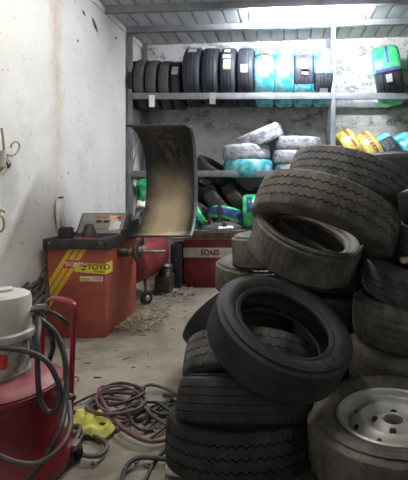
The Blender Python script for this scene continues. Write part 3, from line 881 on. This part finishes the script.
bm = bmesh.new(); box(bm, (x0+.06, YC-.04, .565), (x1+.02, YC+.05, .655), .01); obj('front_block', bm, 'grease', tc, 30)
bm = bmesh.new()
lathe(bm, [(0, .70), (.10, .70), (.20, .675), (.235, .65), (.24, .60), (.12, .58), (.10, .53), (0, .53)], 8, Matrix.Translation((.03, YC+.16, .03)))
tt = obj('turntable', bm, 'steel', tc, 20)
for a in (0.4, 2.0, 3.5, 5.1):
    bm = bmesh.new(); box(bm, (.10, -.025, .685), (.2, .025, .725), .008, Matrix.Translation((.03, YC+.16, .03)) @ Matrix.Rotation(a, 4, 'Z')); obj('jaw', bm, 'steel', tt, 30)
bm = bmesh.new(); rod(bm, (.012, YC+.14, .68), (.014, YC+.14, 1.00), .024, 16, .020); obj('spindle', bm, 'steel_dark', tc)
bm = bmesh.new(); box(bm, (-.105, YC+.04, .7), (-.075, YC+.07, .85), .006); obj('clamp_post', bm, 'steel_dark', tc, 30)
bm = bmesh.new(); box(bm, (x0-.145, YC-.03, 0), (x0-.01, YC+.22, .50), .02); obj('side_column', bm, 'black_plastic', tc, 30)

# ------------------------------------------------------------------ grease pump
DX, DY = -1.10, 1.70
gp = thing('grease_pump', 'red drum grease pump with white cylinder and pink red handle, bottom left', 'pump', (DX, DY, 0))
bm = bmesh.new()
lathe(bm, [(0, .03), (.222, .03), (.232, .045), (.230, .09), (.212, .13), (.193, .16), (.193, .36), (.200, .368), (.200, .385), (.188, .39)], 56); obj('drum', bm, 'drum_red', gp)
bm = bmesh.new(); lathe(bm, [(.190, .386), (.196, .394), (.188, .402), (.15, .425), (.10, .438), (0, .44)], 56); obj('lid', bm, 'drum_lid', gp)
bm = bmesh.new(); lathe(bm, [(0, .435), (.088, .435), (.092, .45), (.084, .46), (.084, .56), (.09, .565), (.084, .575), (0, .575)], 44, Matrix.Translation((.0, -.02, 0))); obj('lower_body', bm, 'white_dirty', gp, 40, 'stained white lower body')
bm = bmesh.new(); lathe(bm, [(.085, .575), (.102, .578), (.106, .59), (.104, .605), (.094, .612), (.093, .73), (.088, .748), (.07, .76), (.03, .764), (.028, .775), (.018, .778), (0, .778)], 44, Matrix.Translation((.0, -.02, 0)))
obj('pump_cylinder', bm, 'white_paint', gp, 40, 'dirty white pump cylinder')
bm = bmesh.new(); box(bm, (-.05, -.118, .49), (.06, -.095, .54), .004); obj('label_patch', bm, 'ink_red', gp, 30)
bm = bmesh.new()
hp = [at(70, 440, 1.86), at(71.5, 380, 1.87), at(73.5, 330, 1.88), at(75, 312, 1.88), at(73, 304, 1.89), at(66, 300.5, 1.93), at(56, 298.5, 2.0), at(49, 300, 2.06), at(46, 308, 2.08), at(43, 330, 2.08), at(42, 400, 2.06)]
tube(bm, [p-Vector((DX, DY, 0)) for p in hp], .0115, 12, 6); obj('handle', bm, 'handle_red', gp)
bm = bmesh.new(); rod(bm, at(42, 398, 2.06)-Vector((DX, DY, 0)), (.04, .12, .10), .013, 10); rod(bm, at(70, 438, 1.86)-Vector((DX, DY, 0)), (.12, .10, .09), .013, 10); obj('handle_bracket', bm, 'handle_red', gp)
for (dx, dy) in ((.225, .12), (-.2, .14), (.0, -.235)):
    bm = bmesh.new(); lathe(bm, [(0, .014), (.03, .014), (.036, .006), (.036, -.006), (.03, -.014), (0, -.014)], 20, axis_mtx((dx, dy, .036), (.8, .6, 0))); obj('castor', bm, 'rubber_dark', gp)
bm = bmesh.new(); box(bm, (.20, .07, .06), (.24, .12, .09), .008); obj('fitting', bm, 'steel', gp)
bm = bmesh.new(); rod(bm, (.215, .05, .31), (.25, .03, .31), .012, 10); obj('fitting', bm, 'steel', gp)
bm = bmesh.new(); rod(bm, (.205, .05, .25), (.25, .03, .25), .010, 10); obj('fitting', bm, 'steel', gp)
def loc(pts): return [p-Vector((DX, DY, 0)) for p in pts]
bm = bmesh.new(); tube(bm, loc([at(-14, 347, 1.55), at(0, 348, 1.52), at(19, 350, 1.50), at(35, 354, 1.50), at(48, 363, 1.50), at(56, 377, 1.50), at(60.5, 392, 1.50), at(57.5, 407, 1.50), at(49, 412.5, 1.50), at(41, 402, 1.50), at(38, 380, 1.50), at(37.5, 345, 1.53), at(39, 325, 1.6), at(38, 318, 1.68)]), .0095, 10); obj('hose', bm, 'hose_black', gp)
bm = bmesh.new(); tube(bm, loc([at(33, 314, 1.70), at(45, 323, 1.70), at(56, 334, 1.70), at(63.5, 353, 1.68), at(66.5, 377, 1.64), at(65, 404, 1.58), at(60, 428, 1.50), at(46, 457, 1.44), at(28, 480, 1.42)]), .0105, 10); obj('hose', bm, 'hose_black', gp)
bm = bmesh.new(); tube(bm, loc([at(-10, 450, 1.42), at(0, 456, 1.41), at(15, 462, 1.40), at(36, 463.5, 1.40), at(55, 453, 1.42), at(67, 437, 1.48), at(70.5, 420, 1.56), at(69, 402, 1.66)]), .0085, 10); obj('hose', bm, 'hose_brown', gp)
bm = bmesh.new(); tube(bm, loc([at(34, 312, 1.78), at(43, 310, 1.78), at(54, 313, 1.78), at(63, 319, 1.79), at(69, 325, 1.82)]), .007, 8); obj('hose', bm, 'hose_black', gp)
bm = bmesh.new(); tube(bm, loc([at(37, 311, 1.74), at(47, 325, 1.9), at(53, 345, 1.95), at(50, 358, 1.95), at(46, 372, 1.95)]), .012, 8); obj('hose', bm, 'hose_black', gp)
bm = bmesh.new(); rod(bm, (.06, .0, .68), (.135, .02, .685), .012, 12); lathe(bm, [(0, -.02), (.017, -.02), (.017, .02), (0, .02)], 6, axis_mtx((.125, .015, .685), (1, .2, 0))); obj('outlet', bm, 'steel', gp)

# ------------------------------------------------------------------ hoses on the floor
HG = 'hoses coiled on the floor'
CR = [300, 2.667]
def cp_(pts, z=None):
    return [fl(60+x/2.664, 300+y/2.667, (z if z is not None else .012)) for x, y in pts]
def hose(pts, r, mat, label, lift=.0):
    P = cp_(pts); n = len(P); r *= .88
    for i, p in enumerate(P): p.z = r+lift*math.sin(PI*i/max(1, n-1))
    bm = bmesh.new(); tube(bm, P, r, 8, 8); o = obj('hose', bm, mat); return tag(o, label, 'hose', HG)
hose([(150, 262), (122, 236), (104, 246), (110, 275), (130, 312), (160, 352), (200, 377), (240, 387), (290, 377), (330, 365)], .011, 'hose_red', 'reddish hose sweeping in a long curve from the coil to the heap', .03)
hose([(33, 277), (90, 263), (150, 250), (227, 234)], .008, 'hose_black', 'thin straight black hose lying across the back of the coil', .03)
hose([(330, 262), (290, 246), (245, 238), (220, 250), (214, 280), (235, 315), (265, 335), (300, 348), (330, 352)], .010, 'hose_brown', 'grey brown hose looping nearest to the tyre heap', .04)
hose([(70, 305), (76, 278), (110, 262), (165, 262), (215, 275), (228, 292), (200, 318), (130, 330), (85, 320), (72, 300), (95, 275), (150, 268), (205, 282)], .010, 'hose_brown', 'brown hose wound in the big coil beside the yellow cloth', .05)
hose([(110, 268), (120, 244), (160, 240), (205, 256), (222, 276), (196, 290), (150, 298), (110, 292), (92, 280)], .010, 'hose_black', 'dark hose forming the rear ring of the coil', .06)
hose([(250, 345), (210, 348), (184, 322), (178, 292), (192, 270), (212, 266), (226, 282), (240, 300)], .009, 'hose_black', 'dark hose standing in a small loop right of the coil', .03)
hose([(20, 332), (70, 330), (140, 340), (185, 328), (230, 300), (280, 275), (340, 268)], .009, 'hose_black', 'dark hose running from under the yellow cloth to the heap', .02)
hose([(160, 520), (166, 478), (184, 446), (222, 430), (300, 434), (335, 436)], .011, 'hose_black', 'black hose arching at the bottom edge in front of the heap', .02)
hose([(205, 500), (228, 474), (246, 440), (272, 404), (310, 380)], .009, 'hose_black', 'black hose running towards us from beneath the heap', .0)
hose([(40, 372), (80, 364), (118, 384), (124, 404), (104, 426), (66, 424), (44, 402), (30, 376), (18, 360)], .011, 'hose_brown', 'thick grey hose ring in front of the yellow cloth', .02)
hose([(10, 350), (40, 346), (60, 362), (46, 392), (20, 402), (4, 420)], .010, 'hose_black', 'dark hose bunched beside the grease drum', .02)
hose([(-4, 372), (22, 352), (52, 356), (46, 384), (24, 420), (8, 436)], .010, 'hose_brown', 'brown hose bunched beside the grease drum foot', .04)
hose([(200, 320), (250, 318), (330, 316)], .012, 'hose_black', 'short straight black hose ending under the heap', .01)
hose([(240, 290), (268, 300), (300, 284), (330, 290)], .008, 'hose_black', 'thin black hose tangled at the foot of the heap', .02)
hose([(224, 330), (250, 306), (276, 290), (300, 270), (275, 250)], .008, 'hose_black', 'thin black hose crossing between coil and heap', .03)
hose([(225, 352), (255, 330), (290, 332), (270, 352), (240, 366)], .008, 'hose_brown', 'short brown hose loop at the heap foot', .02)

# yellow crumpled cloths
def cloth(name, px, py, w, d, h, seed, rot, mat, label, cat):
    rnd = random.Random(seed); bm = bmesh.new(); n = 14; g = []
    for i in range(n+1):
        g.append([])
        for j in range(n+1):
            u = i/n-.5; v = j/n-.5
            z = h*(.55+.45*math.sin(7*u+seed)*math.cos(6*v+1.3*seed))*(1-(2*abs(u))**4*.7)*(1-(2*abs(v))**4*.7)+rnd.uniform(0, .004)
            g[-1].append(bm.verts.new((w*u*(1+.15*math.sin(5*v+seed)), d*v*(1+.15*math.cos(4*u+seed)), z)))
    for i in range(n):
        for j in range(n): bm.faces.new((g[i][j], g[i+1][j], g[i+1][j+1], g[i][j+1]))
    bmesh.ops.solidify(bm, geom=bm.faces[:], thickness=.004)
    o = obj(name, bm, mat, None, 30); o.location = fl(px, py)+Vector((0, 0, .012)); o.rotation_euler.z = rot
    return tag(o, label, cat)
cloth('cleaning_cloth', 87.5, 424, .13, .17, .05, 1, .3, 'yellow_cloth', 'crumpled yellow cloth on the floor, the one nearer the drum', 'cloth')
cloth('cleaning_cloth', 99.5, 433, .15, .14, .05, 2, -.5, 'yellow_cloth', 'crumpled yellow cloth on the floor, the one nearer the coil', 'cloth')
bm = bmesh.new(); crumple(bm, (0, 0, .028), (.06, .045, .03), 3, .2, 3); o = obj('plastic_scrap', bm, 'white_cloth'); o.location = fl(179, 474); tag(o, 'pale plastic scrap on the floor at bottom beside the lowest tyre', 'scrap')

# floor litter
def litter(name, spots, mat, label, cat, seed, flat_=True):
    rnd = random.Random(seed); bm = bmesh.new()
    for (x0, y0, x1, y1, n, L, wdt) in spots:
        for _ in range(n):
            u, v = rnd.random(), rnd.random()
            p = fl(x0+(x1-x0)*u, y0+(y1-y0)*v); l = L*rnd.uniform(.4, 1.3); w = wdt*rnd.uniform(.5, 1.4)
            box(bm, (-l/2, -w/2, 0), (l/2, w/2, w*.7), 0, Matrix.Translation(p+Vector((0, 0, .001+.03*rnd.random()*(n > 30)))) @ Matrix.Rotation(rnd.uniform(0, PI), 4, 'Z') @ Matrix.Rotation(rnd.uniform(-.3, .3), 4, 'Y'))
    o = obj(name, bm, mat, None, 0); o['kind'] = 'stuff'; return tag(o, label, cat)
hose([(150, 300), (190, 312), (236, 304), (270, 318), (300, 310), (330, 318)], .008, 'hose_black', 'thin dark hose wandering from the coil under the heap', .03)
hose([(206, 262), (232, 284), (262, 292), (292, 306), (330, 300)], .008, 'hose_black', 'thin dark hose lying behind the tangle at the heap foot', .04)
hose([(96, 300), (140, 306), (184, 300), (214, 284), (200, 268), (160, 256), (118, 262), (96, 282), (110, 304), (160, 322), (214, 316)], .008, 'hose_red', 'thin reddish hose wound inside the big coil', .06)
litter('wood_litter', [(112, 316, 164, 332, 240, .05, .007), (135, 306, 170, 320, 120, .05, .007), (150, 285, 195, 300, 90, .06, .008), (165, 300, 195, 318, 30, .04, .006)], 'chip', 'tan wood chips and straw strewn beside the balancer cabinet', 'litter', 3)
litter('dark_litter', [(108, 318, 160, 336, 30, .05, .007), (130, 300, 190, 330, 20, .04, .007), (60, 345, 180, 400, 16, .05, .006), (90, 400, 175, 470, 24, .03, .008), (150, 284, 195, 296, 30, .07, .01)], 'grease', 'dark rubber crumbs and scraps strewn over the floor', 'litter', 5)
bm = bmesh.new(); box(bm, (-.24, -.03, 0), (.24, .03, .022), .004); o = obj('wood_batten', bm, 'wood', None, 30); o.location = fl(176, 286); o.rotation_euler.z = .12; tag(o, 'rough wooden batten on the floor before the red tyre changer', 'wood')

# heap of black rubber strips against the wall left of the balancer
RG = 'rubber strips against the left wall'
rnd = random.Random(12)
for k, (a, b, Ya, Yb, r) in enumerate([((46, 262), (30, 296), 3.15, 2.95, .008), ((47, 272), (36, 300), 3.12, 2.9, .008), ((44, 279), (20, 300), 3.1, 2.9, .02), ((40, 284), (16, 308), 3.05, 2.85, .022), ((17, 283), (-6, 294), 3.05, 2.9, .012),
                                  ((46, 283), (34, 312), 3.1, 2.8, .022), ((42, 290), (22, 318), 3.05, 2.8, .025), ((38, 292), (4, 304), 3.0, 2.85, .018), ((47, 296), (30, 318), 3.0, 2.75, .022), ((47, 304), (26, 326), 2.95, 2.7, .022)]):
    A_ = at(*a, Ya); B_ = at(*b, Yb)
    for P in (A_, B_): P.x = max(P.x, XL+.03)
    m_ = (A_+B_)/2+Vector((.02, rnd.uniform(-.04, .04), rnd.uniform(-.03, .05)))
    foot = Vector((B_.x+.05*rnd.random(), B_.y-.05, r))
    bm = bmesh.new(); tube(bm, [A_, m_, B_, (B_+foot)/2+Vector((.03, -.02, 0)), foot], r, 8, 6)
    o = obj('rubber_strip', bm, 'hose_black'); tag(o, 'black rubber strip leaning in the bundle against the wall left of the balancer', 'rubber strip', RG)

# ------------------------------------------------------------------ hooks on the left wall
def wallpt(px, py, off=.012): Y = (XL+off)*F/(px-CX); return at(px, py, Y)
hk = thing('wall_hook', 'wire hook on white bracket, upper one on the left wall', 'hook', (0, 0, 0))
bm = bmesh.new(); p = wallpt(6.5, 157, .03); box(bm, p-Vector((.028, .03, .07)), p+Vector((.01, .03, .045)), .012); obj('bracket', bm, 'white_paint', hk, 30)
bm = bmesh.new(); tube(bm, [wallpt(7, 155, .05), wallpt(13, 155.5, .07), wallpt(18, 151, .08), wallpt(19.5, 145, .08), wallpt(16, 141.8, .08), wallpt(12, 144, .08), wallpt(11, 147.5, .07)], .0065, 8); obj('hook', bm, 'hook_wire', hk)
bm = bmesh.new(); tube(bm, [wallpt(4, 150, .04), wallpt(3, 138, .05), wallpt(1.5, 128, .05)], .007, 8); obj('wire', bm, 'hook_wire', hk); bm = bmesh.new(); tube(bm, [wallpt(7, 165, .04), wallpt(3, 172, .05), wallpt(-3, 178, .05)], .006, 8); obj('wire', bm, 'hook_wire', hk)
bm = bmesh.new(); p = wallpt(8, 164, .04); crumple(bm, p, (.018, .022, .028), 4, .3, 2); obj('clip', bm, 'steel_dark', hk)
bm = bmesh.new(); tube(bm, [wallpt(-4, 226, .02), wallpt(1, 231.5, .05), wallpt(4, 226, .06), wallpt(3, 218, .06), wallpt(-1, 215, .05), wallpt(1, 210, .06), wallpt(4.5, 212, .06)], .0075, 8)
o = obj('wall_hook', bm, 'hook_wire'); tag(o, 'bent wire hook at the left edge, lower one on the wall', 'hook')
# nail with hanging white cord
nl = thing('hanging_rag', 'grubby white rag hanging from a nail on the left wall above balancer', 'rag', (0, 0, 0))
bm = bmesh.new(); p = wallpt(58.5, 198, .0); rod(bm, p, p+Vector((.04, 0, .006)), .008, 8); box(bm, p+Vector((0, -.035, -.04)), p+Vector((.012, .035, -.01)), .003); obj('nail', bm, 'steel_dark', nl, 30)
bm = bmesh.new()
for a_, b_, c_, r in (((57.5, 200), (57, 212), (58.5, 230), .012), ((59, 199), (62, 210), (65.5, 229), .014), ((60, 199), (60.5, 212), (62, 224), .016), ((58, 200), (59, 214), (58, 226), .012)):
    tube(bm, [wallpt(*a_, .02), wallpt(*b_, .03), wallpt(*c_, .025)], r, 8)
obj('cloth', bm, 'white_cloth', nl)
